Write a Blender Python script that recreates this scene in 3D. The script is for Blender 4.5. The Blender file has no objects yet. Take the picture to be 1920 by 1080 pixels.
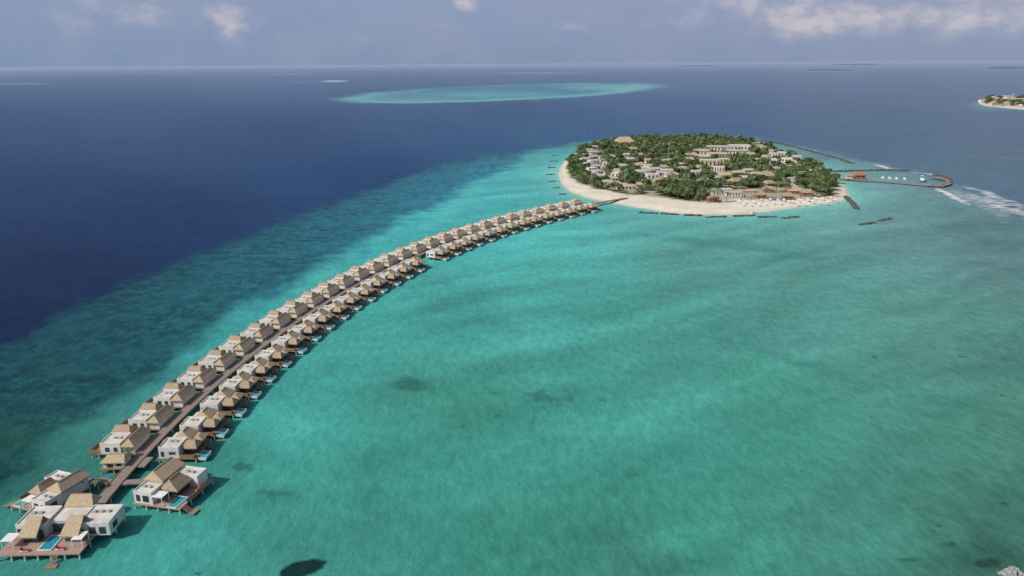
import bpy, math, random
import numpy as np
from mathutils import Matrix, Vector
random.seed(7); rng=np.random.default_rng(5)
sc=bpy.context.scene; COL=sc.collection
H=100.0; F=1371.0; PITCH=math.radians(17.07); ROLL=-0.0068
R=Matrix.Rotation(math.pi/2-PITCH,3,'X')@Matrix.Rotation(ROLL,3,'Z')
def G(u,v,z=0.0):
    d=R@Vector((u-960,540-v,-F)); t=(z-H)/d.z
    return Vector((d.x*t,d.y*t,z))
def lin(c):
    return tuple(((x/255)/12.92 if x/255<=0.04045 else ((x/255+0.055)/1.055)**2.4) for x in c)
# ------------------------------------------------------------ camera
cam=bpy.data.cameras.new('camera'); camo=bpy.data.objects.new('camera',cam); COL.objects.link(camo)
cam.sensor_width=36; cam.lens=F/1920*36; cam.clip_start=1; cam.clip_end=400000
camo.matrix_world=Matrix.Translation((0,0,H))@R.to_4x4(); sc.camera=camo
sc.view_settings.view_transform='Standard'; sc.view_settings.look='None'; sc.view_settings.exposure=0
# ------------------------------------------------------------ node helpers
def newmat(name):
    m=bpy.data.materials.new(name); m.use_nodes=True; nt=m.node_tree
    return m,nt,nt.nodes,nt.links,nt.nodes['Principled BSDF']
def mat(name,c1,c2=None,rough=.8,scale=1.0,stretch=(1,1,1),bump=0.0,detail=4,coord='Object',spec=.3,lo=.35,hi=.65):
    m,nt,N,L,P=newmat(name)
    P.inputs['Roughness'].default_value=rough; P.inputs['Specular IOR Level'].default_value=spec
    if c2 is None: c2=tuple(x*.82 for x in c1)
    if coord=='World':
        g=N.new('ShaderNodeNewGeometry'); src=g.outputs['Position']
    else:
        t=N.new('ShaderNodeTexCoord'); src=t.outputs['Object']
    mp=N.new('ShaderNodeMapping'); mp.inputs['Scale'].default_value=stretch; L.new(src,mp.inputs[0])
    n=N.new('ShaderNodeTexNoise'); n.inputs['Scale'].default_value=scale; n.inputs['Detail'].default_value=detail
    L.new(mp.outputs[0],n.inputs['Vector'])
    r=N.new('ShaderNodeValToRGB'); r.color_ramp.elements[0].position=lo; r.color_ramp.elements[1].position=hi
    r.color_ramp.elements[0].color=(*c2,1); r.color_ramp.elements[1].color=(*c1,1)
    L.new(n.outputs['Fac'],r.inputs[0]); L.new(r.outputs[0],P.inputs['Base Color'])
    if bump>0:
        b=N.new('ShaderNodeBump'); b.inputs['Strength'].default_value=bump; b.inputs['Distance'].default_value=.1
        L.new(n.outputs['Fac'],b.inputs['Height']); L.new(b.outputs[0],P.inputs['Normal'])
    return m
M={}
M['white']=mat('white_render',(.76,.74,.69),(.60,.575,.53),scale=.5,bump=.05,detail=7,coord='World')
M['flat']=mat('flat_roof_white',(.70,.67,.61),(.50,.47,.42),scale=.4,detail=7,coord='World')
M['thatch']=mat('thatch',(.57,.46,.31),(.35,.27,.17),scale=1.2,stretch=(3,3,.7),bump=.6,detail=8,rough=.95,lo=.3,hi=.7,coord='World')
M['thatch2']=mat('thatch_weathered',(.48,.38,.26),(.28,.215,.14),scale=1.2,stretch=(3,3,.7),bump=.6,detail=8,rough=.95,lo=.3,hi=.7,coord='World')
M['ridge']=mat('ridge_straw',(.36,.29,.19),rough=.95,scale=3)
M['wood']=mat('deck_wood',(.36,.24,.165),(.20,.135,.095),scale=1.5,stretch=(.5,9,1),bump=.2)
M['pinkwood']=mat('deck_wood_pale',(.44,.32,.25),(.30,.215,.165),scale=1.5,stretch=(.5,9,1),bump=.2)
M['grey']=mat('boardwalk_wood',(.33,.275,.235),(.19,.155,.13),scale=1.2,stretch=(.6,6,1),bump=.2,coord='World',detail=8)
M['screen']=mat('screen_wood',(.38,.23,.135),(.23,.13,.08),scale=2,stretch=(6,6,.5))
M['stilt']=mat('stilt_concrete',(.66,.64,.59),(.48,.46,.41),scale=1.5)
M['glass']=mat('window_glass',(.05,.08,.10),(.03,.05,.06),rough=.08,spec=.6,scale=.5)
M['pool']=mat('pool_water',(.05,.40,.46),(.03,.30,.37),rough=.06,scale=1,spec=.5)
M['bluepool']=mat('pool_water_blue',(.02,.12,.42),(.02,.09,.34),rough=.06,scale=1,spec=.5)
M['canvas']=mat('white_canvas',(.80,.79,.76),(.72,.71,.68),scale=1)
M['red']=mat('red_cushion',(.42,.07,.075),(.32,.05,.055),scale=3)
M['metal']=mat('grey_metal',(.45,.46,.47),rough=.4,scale=2,spec=.5)
M['trunk']=mat('bark',(.22,.17,.12),(.13,.10,.07),scale=3)
M['rock']=mat('dark_rock',(.13,.12,.105),(.05,.05,.048),scale=.8,coord='World',bump=.3)
M['palerock']=mat('pale_rock',(.42,.42,.40),(.16,.17,.17),scale=1.5,detail=8,coord='World',bump=.6)
M['yellow']=mat('ochre_render',(.60,.52,.36),scale=.3)
M['greyroof']=mat('grey_roofing',(.50,.47,.43),(.36,.33,.30),scale=.8)
M['redroof']=mat('red_roofing',(.38,.19,.13),scale=.8)
M['hull']=mat('hull_white',(.78,.78,.77),rough=.3,scale=1,spec=.5)
M['hullblue']=mat('hull_blue',(.05,.14,.32),rough=.3,scale=1,spec=.5)
M['beach']=mat('beach_sand',(.66,.60,.49),(.56,.50,.40),scale=.05,coord='World')
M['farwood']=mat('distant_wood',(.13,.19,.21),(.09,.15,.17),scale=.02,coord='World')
def leafmat(name,a,b,c):
    m,nt,N,L,P=newmat(name); P.inputs['Roughness'].default_value=.7; P.inputs['Specular IOR Level'].default_value=.2
    g=N.new('ShaderNodeNewGeometry'); n=N.new('ShaderNodeTexNoise'); n.inputs['Scale'].default_value=.11; n.inputs['Detail'].default_value=5
    L.new(g.outputs['Position'],n.inputs['Vector'])
    r=N.new('ShaderNodeValToRGB'); e=r.color_ramp.elements; e[0].position=.33; e[0].color=(*a,1); e[1].position=.68; e[1].color=(*c,1)
    k=e.new(.5); k.color=(*b,1); L.new(n.outputs['Fac'],r.inputs[0]); L.new(r.outputs[0],P.inputs['Base Color'])
    return m
M['leaf']=leafmat('leaf_green',(.065,.105,.04),(.115,.165,.062),(.215,.245,.11))
M['leafdark']=leafmat('leaf_dark_green',(.045,.08,.034),(.085,.13,.05),(.155,.185,.085))
M['palm']=leafmat('palm_green',(.09,.125,.055),(.13,.17,.08),(.21,.23,.12))
# ------------------------------------------------------------ mesh builder
def link(o,parent=None):
    COL.objects.link(o)
    if parent is not None: o.parent=parent
    return o
def tag(o,label=None,cat=None,group=None,kind=None):
    if label: o['label']=label
    if cat: o['category']=cat
    if group: o['group']=group
    if kind: o['kind']=kind
    return o
def empty(name,loc,rz=0,s=1.0):
    o=bpy.data.objects.new(name,None); o.location=loc; o.rotation_euler=(0,0,rz); o.empty_display_size=.5; o.scale=(s,s,s)
    return link(o)
class MB:
    def __init__(s,sx=1,sy=1): s.v=[]; s.f=[]; s.sx=sx; s.sy=sy
    def add(s,vs,fs):
        b=len(s.v); s.v+= [(x*s.sx,y*s.sy,z) for x,y,z in vs]
        fl=s.sx*s.sy<0
        s.f+=[tuple(b+i for i in (reversed(f) if fl else f)) for f in fs]; return s
    def box(s,x0,x1,y0,y1,z0,z1):
        return s.add([(x0,y0,z0),(x1,y0,z0),(x1,y1,z0),(x0,y1,z0),(x0,y0,z1),(x1,y0,z1),(x1,y1,z1),(x0,y1,z1)],
            [(0,3,2,1),(4,5,6,7),(0,1,5,4),(1,2,6,5),(2,3,7,6),(3,0,4,7)])
    def cyl(s,x,y,z0,z1,r,n=8,r2=None):
        r2=r if r2 is None else r2
        vs=[(x+r*math.cos(2*math.pi*i/n),y+r*math.sin(2*math.pi*i/n),z0) for i in range(n)]+[(x+r2*math.cos(2*math.pi*i/n),y+r2*math.sin(2*math.pi*i/n),z1) for i in range(n)]
        return s.add(vs,[tuple(range(n))[::-1],tuple(range(n,2*n))]+[(i,(i+1)%n,n+(i+1)%n,n+i) for i in range(n)])
    def hip(s,x0,x1,y0,y1,z0,z1,axis='x',ins=1.0,th=.3,shift=0):
        vs=[(x0,y0,z0),(x1,y0,z0),(x1,y1,z0),(x0,y1,z0),(x0,y0,z0+th),(x1,y0,z0+th),(x1,y1,z0+th),(x0,y1,z0+th)]
        if axis=='x':
            ym=(y0+y1)/2+shift; vs+=[(x0+ins,ym,z1),(x1-ins,ym,z1)]
            fs=[(4,5,9,8),(5,6,9),(6,7,8,9),(7,4,8)]
        else:
            xm=(x0+x1)/2+shift; vs+=[(xm,y0+ins,z1),(xm,y1-ins,z1)]
            fs=[(4,5,8),(5,6,9,8),(6,7,9),(7,4,8,9)]
        return s.add(vs,fs+[(0,3,2,1),(0,1,5,4),(1,2,6,5),(2,3,7,6),(3,0,4,7)])
    def mono(s,x0,x1,y0,y1,z0,z1,th=.35):
        h=[z0,z0,z1,z1]; xy=[(x0,y0),(x1,y0),(x1,y1),(x0,y1)]
        vs=[(a,b,c) for (a,b),c in zip(xy,h)]+[(a,b,c+th) for (a,b),c in zip(xy,h)]
        return s.add(vs,[(0,3,2,1),(4,5,6,7),(0,1,5,4),(1,2,6,5),(2,3,7,6),(3,0,4,7)])
    def build(s,name,m,parent=None,loc=None):
        me=bpy.data.meshes.new(name); me.from_pydata(s.v,[],s.f); me.update(); me.materials.append(m)
        o=bpy.data.objects.new(name,me)
        if loc is not None: o.location=loc
        return link(o,parent)
def dup(root,loc,rz,label=None,scale=None):
    r=root.copy(); COL.objects.link(r); r.location=loc; r.rotation_euler=(0,0,rz)
    if scale: r.scale=scale
    if label: r['label']=label
    for ch in list(root.children):
        c=ch.copy(); COL.objects.link(c); c.parent=r
        for g in list(ch.children):
            d=g.copy(); COL.objects.link(d); d.parent=c
    return r
# ------------------------------------------------------------ value noise
def vnoise(x,y,seed=0):
    xi=np.floor(x).astype(np.int64); yi=np.floor(y).astype(np.int64); xf=x-xi; yf=y-yi
    def h(a,b):
        n=(a*374761393+b*668265263+seed*982451653)&0x7fffffff
        n=((n^(n>>13))*1274126177)&0x7fffffff
        return ((n^(n>>16))&0xffff)/65535.0
    xs=xf*xf*(3-2*xf); ys=yf*yf*(3-2*yf)
    return (h(xi,yi)*(1-xs)+h(xi+1,yi)*xs)*(1-ys)+(h(xi,yi+1)*(1-xs)+h(xi+1,yi+1)*xs)*ys
def fbm(x,y,seed=0,o=4):
    t=0;a=.5;s=0
    for i in range(o): t=t+a*vnoise(x*2**i,y*2**i,seed+i*17); s+=a; a*=.5
    return t/s
def sstep(x,a,b):
    t=np.clip((x-a)/(b-a),0,1); return t*t*(3-2*t)
# ------------------------------------------------------------ island outline
OUT=[(1050,312),(1046,328),(1052,346),(1075,364),(1120,377),(1170,385),(1215,393),(1265,400),(1330,404),(1395,402),(1450,396),(1510,387),(1560,382),(1590,374),(1594,362),(1582,345),(1555,326),(1515,305),(1470,286),(1420,272),(1350,264),(1270,262),(1190,264),(1130,271),(1090,282),(1064,296)]
def chaikin(P,n=2):
    for _ in range(n):
        Q=[]
        for i in range(len(P)):
            a=P[i]; b=P[(i+1)%len(P)]
            Q+=[a*.75+b*.25,a*.25+b*.75]
        P=Q
    return P
OW=np.array([(p.x,p.y) for p in chaikin([G(u,v) for u,v in OUT])])
def sdist(X,Y,P):
    d=np.full(X.shape,1e18); ins=np.zeros(X.shape,bool)
    n=len(P)
    for i in range(n):
        ax,ay=P[i]; bx,by=P[(i+1)%n]
        ex,ey=bx-ax,by-ay; t=np.clip(((X-ax)*ex+(Y-ay)*ey)/(ex*ex+ey*ey),0,1)
        d=np.minimum(d,(X-ax-t*ex)**2+(Y-ay-t*ey)**2)
        c=((ay>Y)!=(by>Y))
        xx=(bx-ax)*(Y-ay)/(by-ay if by!=ay else 1e-9)+ax
        ins^=(c&(X<xx))
    d=np.sqrt(d); return np.where(ins,d,-d)
# ------------------------------------------------------------ water
us=np.concatenate([np.linspace(-2600,-200,40)[:-1],np.arange(-200,2120,3.5),np.linspace(2120,4500,40)])
vr=np.concatenate([[.35,.7,1.1,1.6,2.2,2.9],np.arange(3.6,92,1.0),np.arange(92,310,2.4),np.arange(310,1040,3.2),np.linspace(1040,3000,30)])
UU,VV=np.meshgrid(us-960,vr+119-540)
cp,sp=math.cos(PITCH),math.sin(PITCH)
dx=UU; dy=-VV*sp+F*cp; dz=-VV*cp-F*sp
t=-H/dz; WX=dx*t; WY=dy*t
M3=np.array(R)
lx=M3[0,0]*WX+M3[1,0]*WY-M3[2,0]*H; ly=M3[0,1]*WX+M3[1,1]*WY-M3[2,1]*H; lz=M3[0,2]*WX+M3[1,2]*WY-M3[2,2]*H
U=960+F*lx/(-lz); V=540-F*ly/(-lz)
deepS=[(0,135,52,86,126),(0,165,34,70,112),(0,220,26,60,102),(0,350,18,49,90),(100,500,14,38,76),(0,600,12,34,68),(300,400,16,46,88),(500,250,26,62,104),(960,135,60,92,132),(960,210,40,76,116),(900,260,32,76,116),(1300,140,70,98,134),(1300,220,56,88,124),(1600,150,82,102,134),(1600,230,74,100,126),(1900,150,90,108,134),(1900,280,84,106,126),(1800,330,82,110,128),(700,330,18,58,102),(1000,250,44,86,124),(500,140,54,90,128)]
shS=[(50,900,30,104,98),(0,760,26,84,88),(150,850,36,116,108),(20,960,42,128,118),
(200,780,40,124,118),(330,690,44,140,138),(400,640,46,152,150),(500,570,48,160,158),(650,480,52,170,168),(780,410,60,180,182),(900,350,62,176,180),(980,330,66,178,180),(1030,310,84,182,178),
(900,450,58,172,168),(1000,440,68,180,174),(1100,420,76,180,174),(1200,420,82,166,158),(1400,430,84,156,148),(1550,400,100,160,154),(1640,360,108,152,154),(1700,400,94,142,142),(1850,420,86,126,128),(1900,480,82,126,122),(700,600,56,162,152),(850,560,54,146,138),(1000,520,64,162,150),(1100,600,60,155,142),(1300,500,74,146,134),(1300,600,64,148,136),(1500,500,78,144,134),(1500,580,72,146,134),(1700,600,74,138,126),(1850,650,70,132,118),
(500,750,56,162,150),(600,700,56,158,148),(760,720,50,138,122),(900,740,52,140,122),(1100,750,58,152,138),(1000,850,52,146,130),(1400,700,62,148,132),(1300,850,58,152,136),(1500,800,60,148,132),(1750,800,64,138,120),(1850,950,52,116,98),(1600,1000,56,134,116),(1300,1000,54,146,128),(1000,1000,52,144,126),(750,900,48,140,126),(700,1000,50,138,124),(500,900,52,150,136),(420,1000,54,154,142),(400,870,46,136,126),(300,1040,54,156,144),(570,820,58,162,148),(550,1000,50,142,130),(1200,1060,48,126,110),(1850,1060,46,100,86),(560,1060,50,134,122),(1900,800,64,128,110)]
def idw(S,U,V,ys=1.6,pw=3.0):
    acc=np.zeros(U.shape+(3,)); W=np.zeros(U.shape)
    for u,v,r,g,b in S:
        d2=((U-u)**2+((V-v)*ys)**2+1600)
        w=d2**(-pw/2); W+=w; acc+=w[...,None]*np.array(lin((r,g,b)))
    return acc/W[...,None]
Uc=np.clip(U,-200,2120); Vc=np.clip(V,100,1200)
n1=fbm(WX/38,WY/38,3); n2=fbm(WX/90,WY/130,9); n3=fbm(WX/9,WY/9,21); n4=fbm(WX/4.5,WY/4.5,25,3)
ca,sa=math.cos(.55),math.sin(.55)
st1=fbm((WX*ca+WY*sa)/120+n2*.8,(-WX*sa+WY*ca)/16+n2*2,55,5)
wob=(n1-.5)*90; wob2=(n2-.5)*90
deep=idw(deepS,Uc,Vc,3.0); sh=idw(shS,Uc+wob,Vc+wob2*.5)
sh=sh*.92+np.array(lin((170,190,180)))*.055
Bx=[-2600,-200,0,100,200,330,450,600,700,800,900,1000,1060,1110,1250,1400,1480,1560,1640,1720,1800,1920,2200,4500]
By=[1400,740,648,598,548,489,443,386,350,316,291,278,270,262,250,256,268,285,303,322,350,410,560,1400]
Bv=np.interp(U,Bx,By)
wid=np.interp(V,[100,250,350,500,700],[3,6,11,18,28])
sd=(V-Bv)+(fbm(WX/12,WY/12,40,5)-.5)*wid*1.9
tt=sstep(sd,-wid*.5,wid*.9)[...,None]
def mixto(m,col):
    global C
    c=np.array(lin(col)); C=C*(1-m[...,None])+c*m[...,None]
Rv=np.interp(U,[-200,0,100,200,300,420,560,700,780,880,960,1010],[1030,900,832,762,686,600,518,447,404,346,307,280])
RW=np.interp(V,[250,400,600,900],[14,30,56,90])
rd_=(Rv-V)+(n1-.5)*RW*1.3+(n3-.5)*RW*1.0
reefm=sstep(rd_,-RW*.5,RW*.5)*(1-sstep(U,960,1040))
shelf=idw([(0,700,24,74,82),(0,820,22,68,64),(100,720,26,76,80),(200,620,24,74,84),(350,560,28,84,94),(500,470,30,92,106),(650,400,34,102,120),(800,335,38,114,136),(930,295,44,124,144)],Uc,Vc)
C=sh*(1-(reefm*.95)[...,None])+shelf*(reefm*.95)[...,None]
stm=(st1-.5)*2*tt[...,0]*(1-reefm)*sstep(U,560,900)
C=C*(1+stm*np.interp(V,[400,600,1080],[.34,.36,.26]))[...,None]
edge=np.array(lin((16,54,76))); edgeR=np.array(lin((84,116,134)))
ek=sstep(U,1300,1500)[...,None]; ec=edge*(1-ek)+edgeR*ek
ex_=(.65*np.exp(-np.clip(sd,0,None)/(wid*1.8)))[...,None]
C=C*(1-ex_)+ec*ex_
C=deep*(1-tt)+C*tt
def blob(cu,cv,ru,rv,rot=0,k=1.0,nz=.9,a=.1,b=1.35,fz=0):
    c,s=math.cos(rot),math.sin(rot); aa=(U-cu); bb=(V-cv)
    x=(aa*c+bb*s)/ru; y=(-aa*s+bb*c)/rv
    r=np.sqrt(x*x+y*y)+(n3-.5)*nz+(n1-.5)*nz*1.6+(n4-.5)*fz
    return (1-sstep(r,a,b))*k
dark=[(1330,455,210,10,.12,.36),(1450,485,170,10,-.02,.22),(1620,440,140,10,-.1,.22),(770,722,40,14,0,.3),(50,815,80,34,-.3,.4),(520,935,55,18,0,.25),(850,565,170,16,-.25,.24),(1840,1035,70,26,0,.4),(1790,760,190,10,.25,.2),(1530,690,150,10,.3,.2),(1280,1060,120,26,0,.2),(1000,1070,100,18,0,.2),(690,960,40,60,.2,.2),(700,870,40,90,.1,.18),(1800,700,170,10,.3,.16),(620,690,50,12,-.5,.2),(1850,450,90,16,.3,.2)]
for cu,cv,ru,rv,ro,k in dark: mixto(blob(cu,cv,ru,rv,ro,k),(34,88,78))
for cu,cv,ru,rv,k in [(1000,745,120,26,.42),(930,735,50,14,.35),(1000,790,30,40,.3),(760,725,40,12,.35),(1240,905,44,16,.6),(1190,890,34,9,.4),(1540,945,24,8,.8),(1482,955,26,7,.45),(1880,945,28,9,.65),(1700,1050,24,6,.45),(470,882,34,11,.55),(520,925,40,12,.35),(1855,1052,36,14,.85),(1345,1010,26,9,.4),(1620,870,22,7,.4),(1780,1020,30,10,.45),(1100,980,60,14,.25),(1430,900,50,12,.25)]:
    mixto(blob(cu,cv,ru,rv,0,k,1.6,.35,.75,1.3),(34,70,60))
mixto(blob(566,1068,50,15,-.15,.95,.9,.7,1.0,1.1),(15,38,38))
lt=[(1000,440,120,12,-.35,.3),(860,380,80,16,-.6,.4),(1000,330,30,22,0,.3),(560,800,60,40,-.6,.2),(1050,605,80,16,0,.3),(640,495,120,10,-.55,.3)]
for cu,cv,ru,rv,ro,k in lt: mixto(blob(cu,cv,ru,rv,ro,k),(94,194,186))
isd=-sdist(WX,WY,OW)
near=np.where(tt[...,0]>.3,np.exp(-np.clip(isd,0,None)/9.0),0)
mixto(near*.75*(1-sstep(WY,700,850)),(150,212,196))
mixto(np.where(isd>0,np.exp(-np.clip(isd,0,None)/28.0),0)*.35*(1-sstep(WY,600,800)),(96,190,180))
mixto(blob(1800,372,120,24,.3,.4,.8),(118,146,152)); mixto(blob(1640,345,80,14,.1,.4,.8),(110,158,160))
rot=math.atan2(-25,610)
c_,s_=math.cos(rot),math.sin(rot); ax=((U-930)*c_+(V-174)*s_)/314; ay=(-(U-930)*s_+(V-174)*c_)/16
rr=np.sqrt(ax**2+ay**2)+(fbm(U/60,V/7,60)-.5)*.14
mixto((1-sstep(rr,.86,1.02))*.9,(66,126,152))
ring=np.exp(-((rr-.84)/.12)**2)*sstep(ay+fbm(U/50,V/6,66)*.9,-.5,.5)
mixto(np.clip(ring,0,1)*.9,(116,180,178)); mixto(np.clip(blob(920,178,170,9,0,.8,.8),0,1),(92,164,168)); mixto(blob(1140,164,95,6,0,.8,.6),(112,178,176)); mixto(blob(760,186,120,5,0,.7,.6),(94,158,168)); mixto(blob(850,166,120,4,0,.5,.6),(60,110,142))
for cu,cv,ru,rv,col,k in [(40,157,60,2.0,(104,150,172),.7),(540,139,60,1.4,(106,146,172),.6),(590,154,70,1.8,(78,116,150),.7),(628,152,30,1.8,(176,200,206),.85),(1015,137,110,1.6,(110,150,172),.7),(775,129,14,1,(120,150,170),.6),(1550,133,60,2,(110,150,160),.7),(280,137,90,1.2,(84,120,155),.6),(1890,196,80,10,(104,160,165),.8),(1870,205,60,4,(90,140,152),.5),(1310,124,50,1,(110,140,160),.6)]:
    r=np.sqrt(((U-cu)/ru)**2+((V-cv)/rv)**2); mixto((1-sstep(r,.5,1.1))*k,col)
DS=np.hypot(WX,WY); painted_haze=(1-np.exp(-(DS/13500.0)))*np.interp(DS,[0,4000,20000,60000],[.75,.85,.94,1.0]); C=C*(1-painted_haze[...,None])+np.array(lin((146,163,188)))*painted_haze[...,None]  # distance haze painted into the water colour, stronger farther out
spk=tt[...,0]*reefm
spk=np.maximum(spk,tt[...,0]*sstep(V,880,1080)*.25*sstep(U,500,1300)+tt[...,0]*.06+tt[...,0]*.15*sstep(U,1500,1850))
nr,nc=U.shape
co=np.stack([WX,WY,np.zeros_like(WX)],-1).reshape(-1,3)
idx=np.arange(nr*nc).reshape(nr,nc)
fc=np.stack([idx[1:,:-1],idx[1:,1:],idx[:-1,1:],idx[:-1,:-1]],-1).reshape(-1,4)
def npmesh(name,co,fc,k=4):
    me=bpy.data.meshes.new(name); me.vertices.add(len(co)); me.vertices.foreach_set('co',np.asarray(co,np.float32).ravel())
    me.loops.add(len(fc)*k); me.loops.foreach_set('vertex_index',np.asarray(fc,np.int32).ravel())
    me.polygons.add(len(fc)); me.polygons.foreach_set('loop_start',np.arange(0,len(fc)*k,k,dtype=np.int32))
    me.update(calc_edges=True); me.validate(); return me
me=npmesh('water',co,fc)
KW=1.0
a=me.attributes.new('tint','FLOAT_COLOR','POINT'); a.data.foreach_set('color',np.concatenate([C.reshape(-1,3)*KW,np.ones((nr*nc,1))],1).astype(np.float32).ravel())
a=me.attributes.new('reef','FLOAT','POINT'); a.data.foreach_set('value',spk.reshape(-1).astype(np.float32))
a=me.attributes.new('shallow','FLOAT','POINT'); a.data.foreach_set('value',tt[...,0].reshape(-1).astype(np.float32))
wm,nt,N,L,P=newmat('sea_water')
N.remove(P); OUTN=N['Material Output']
at=N.new('ShaderNodeAttribute'); at.attribute_name='tint'; rf=N.new('ShaderNodeAttribute'); rf.attribute_name='reef'; sw=N.new('ShaderNodeAttribute'); sw.attribute_name='shallow'
gp=N.new('ShaderNodeNewGeometry')
def noise(scale,detail=4,st=(1,1,1),rough=.5,rot=0):
    mp=N.new('ShaderNodeMapping'); mp.inputs['Scale'].default_value=st; mp.inputs['Rotation'].default_value=(0,0,rot); L.new(gp.outputs['Position'],mp.inputs[0])
    n=N.new('ShaderNodeTexNoise'); n.inputs['Scale'].default_value=scale; n.inputs['Detail'].default_value=detail; n.inputs['Roughness'].default_value=rough
    L.new(mp.outputs[0],n.inputs['Vector']); return n.outputs['Fac']
def mr(src,a,b,c,d):
    m=N.new('ShaderNodeMapRange'); m.inputs['From Min'].default_value=a; m.inputs['From Max'].default_value=b; m.inputs['To Min'].default_value=c; m.inputs['To Max'].default_value=d
    L.new(src,m.inputs['Value']); return m.outputs[0]
def ma(op,a,b=None):
    m=N.new('ShaderNodeMath'); m.operation=op
    for i,x in enumerate([a,b]):
        if x is None: continue
        if isinstance(x,(int,float)): m.inputs[i].default_value=x
        else: L.new(x,m.inputs[i])
    return m.outputs[0]
fine=mr(noise(.4,6,(1,.45,1),.75,.5),.3,.7,.80,1.20); mid=mr(noise(.06,8,(1,1,1),.75),.3,.7,.88,1.12)  # fine: ripple caustics painted as lighter and darker water tone
streak=mr(noise(.03,6,(.25,1.3,1),.65,-.9),.35,.65,.93,1.07)
sm=mr(noise(.14,9,(1,1,1),.8),.45,.55,0,1); sm2=mr(noise(.03,6),.36,.54,.45,1)
spv=ma('MULTIPLY',ma('MULTIPLY',sm,sm2),rf.outputs['Fac'])
dk=ma('SUBTRACT',1.0,ma('MULTIPLY',spv,.55)); lk=ma('ADD',dk,ma('MULTIPLY',rf.outputs['Fac'],.22))
spk1=ma('MULTIPLY',mr(noise(.16,4,(1,1,1),.6),.67,.72,0,1),mr(noise(.02,3),.46,.62,0,1))
lk=ma('MULTIPLY',lk,ma('SUBTRACT',1.0,ma('MULTIPLY',ma('MULTIPLY',spk1,sw.outputs['Fac']),.5)))
fac=ma('MULTIPLY',ma('MULTIPLY',fine,streak),ma('MULTIPLY',mid,lk))
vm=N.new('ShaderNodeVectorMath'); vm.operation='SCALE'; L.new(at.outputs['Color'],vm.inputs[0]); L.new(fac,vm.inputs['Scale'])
hb=ma('ADD',noise(.45,6,(1,.55,1),.65,.5),ma('MULTIPLY',noise(.06,3),2.0))
bp=N.new('ShaderNodeBump'); bp.inputs['Strength'].default_value=.6; bp.inputs['Distance'].default_value=.7; L.new(hb,bp.inputs['Height'])
dfn=N.new('ShaderNodeBsdfDiffuse'); L.new(vm.outputs[0],dfn.inputs['Color']); L.new(bp.outputs[0],dfn.inputs['Normal'])
gl=N.new('ShaderNodeBsdfGlossy'); gl.inputs['Roughness'].default_value=.25; L.new(bp.outputs[0],gl.inputs['Normal'])
fr=N.new('ShaderNodeFresnel'); fr.inputs['IOR'].default_value=1.33
mx=N.new('ShaderNodeMixShader'); L.new(ma('MULTIPLY',fr.outputs[0],.26),mx.inputs[0]); L.new(dfn.outputs[0],mx.inputs[1]); L.new(gl.outputs[0],mx.inputs[2]); L.new(mx.outputs[0],OUTN.inputs[0])
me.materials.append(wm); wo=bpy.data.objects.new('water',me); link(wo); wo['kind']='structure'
# ------------------------------------------------------------ boardwalk centreline
PX=[(185,945),(215,905),(245,872),(290,828),(340,782),(395,730),(450,682),(505,637),(560,598),(620,560),(690,522),(760,489),(830,461),(900,436),(970,416),(1040,398),(1090,386),(1130,379),(1185,370)]
pw=[G(u,v,1.7) for u,v in PX]
pf=np.polyfit([p.y for p in pw],[p.x for p in pw],4)
Yv=np.linspace(pw[0].y,pw[-1].y,1600); Xv=np.polyval(pf,Yv)
Sv=np.concatenate([[0],np.cumsum(np.hypot(np.diff(Xv),np.diff(Yv)))]); SL=Sv[-1]
def at_s(s):
    x=np.interp(s,Sv,Xv); y=np.interp(s,Sv,Yv); x2=np.interp(s+1,Sv,Xv)-np.interp(s-1,Sv,Xv); y2=np.interp(s+1,Sv,Yv)-np.interp(s-1,Sv,Yv)
    return x,y,math.atan2(y2,x2)
def s_of(p): return Sv[np.argmin((Xv-p.x)**2+(Yv-p.y)**2)]
def ribbon(pts,w,z0,z1):
    m=MB(); n=len(pts); L_=[]
    for i in range(n):
        a=pts[max(i-1,0)]; b=pts[min(i+1,n-1)]; d=math.hypot(b[0]-a[0],b[1]-a[1]); nx,ny=-(b[1]-a[1])/d,(b[0]-a[0])/d
        L_.append(((pts[i][0]+nx*w,pts[i][1]+ny*w),(pts[i][0]-nx*w,pts[i][1]-ny*w)))
    vs=[];fs=[]
    for (a,b) in L_: vs+=[(a[0],a[1],z1),(b[0],b[1],z1),(b[0],b[1],z0),(a[0],a[1],z0)]
    for i in range(n-1):
        o=4*i
        for j in range(4): fs.append((o+j,o+(j+1)%4,o+4+(j+1)%4,o+4+j))
    fs+= [(0,1,2,3),(4*n-1,4*n-2,4*n-3,4*n-4)]
    return m.add(vs,fs)
bw=empty('boardwalk',(pw[0].x,pw[0].y,0)); tag(bw,'long curving grey timber boardwalk between the two rows of water villas','pier')
base=Vector((pw[0].x,pw[0].y,0))
pts=[]; s=0
while s<SL:
    x,y,_=at_s(s); pts.append((x-base.x,y-base.y)); s+=4
ribbon(pts,1.55,1.5,1.8).build('deck',M['grey'],bw)
for sg in (1,-1):
    rp=[]
    for s in np.arange(2,SL-4,6):
        x,y,a=at_s(s); rp.append((x-base.x-math.sin(a)*1.47*sg,y-base.y+math.cos(a)*1.47*sg))
    ribbon(rp,.06,1.82,1.96).build('kerb_rail',M['screen'],bw)
for s in np.arange(3,SL-10,8.6):
    x,y,a=at_s(s)
    for sg in (1,-1): MB().cyl(x-base.x-math.sin(a)*1.3*sg,y-base.y+math.cos(a)*1.3*sg,-1,1.5,.18,6).build('stilt',M['stilt'],bw)
xp,yp,ap=at_s(s_of(G(262,866,1.7)))
MB().box(xp-base.x+1.56,xp-base.x+3.6,yp-base.y-2.4,yp-base.y+2.4,1.45,1.76).build('side_landing',M['grey'],bw)
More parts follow.
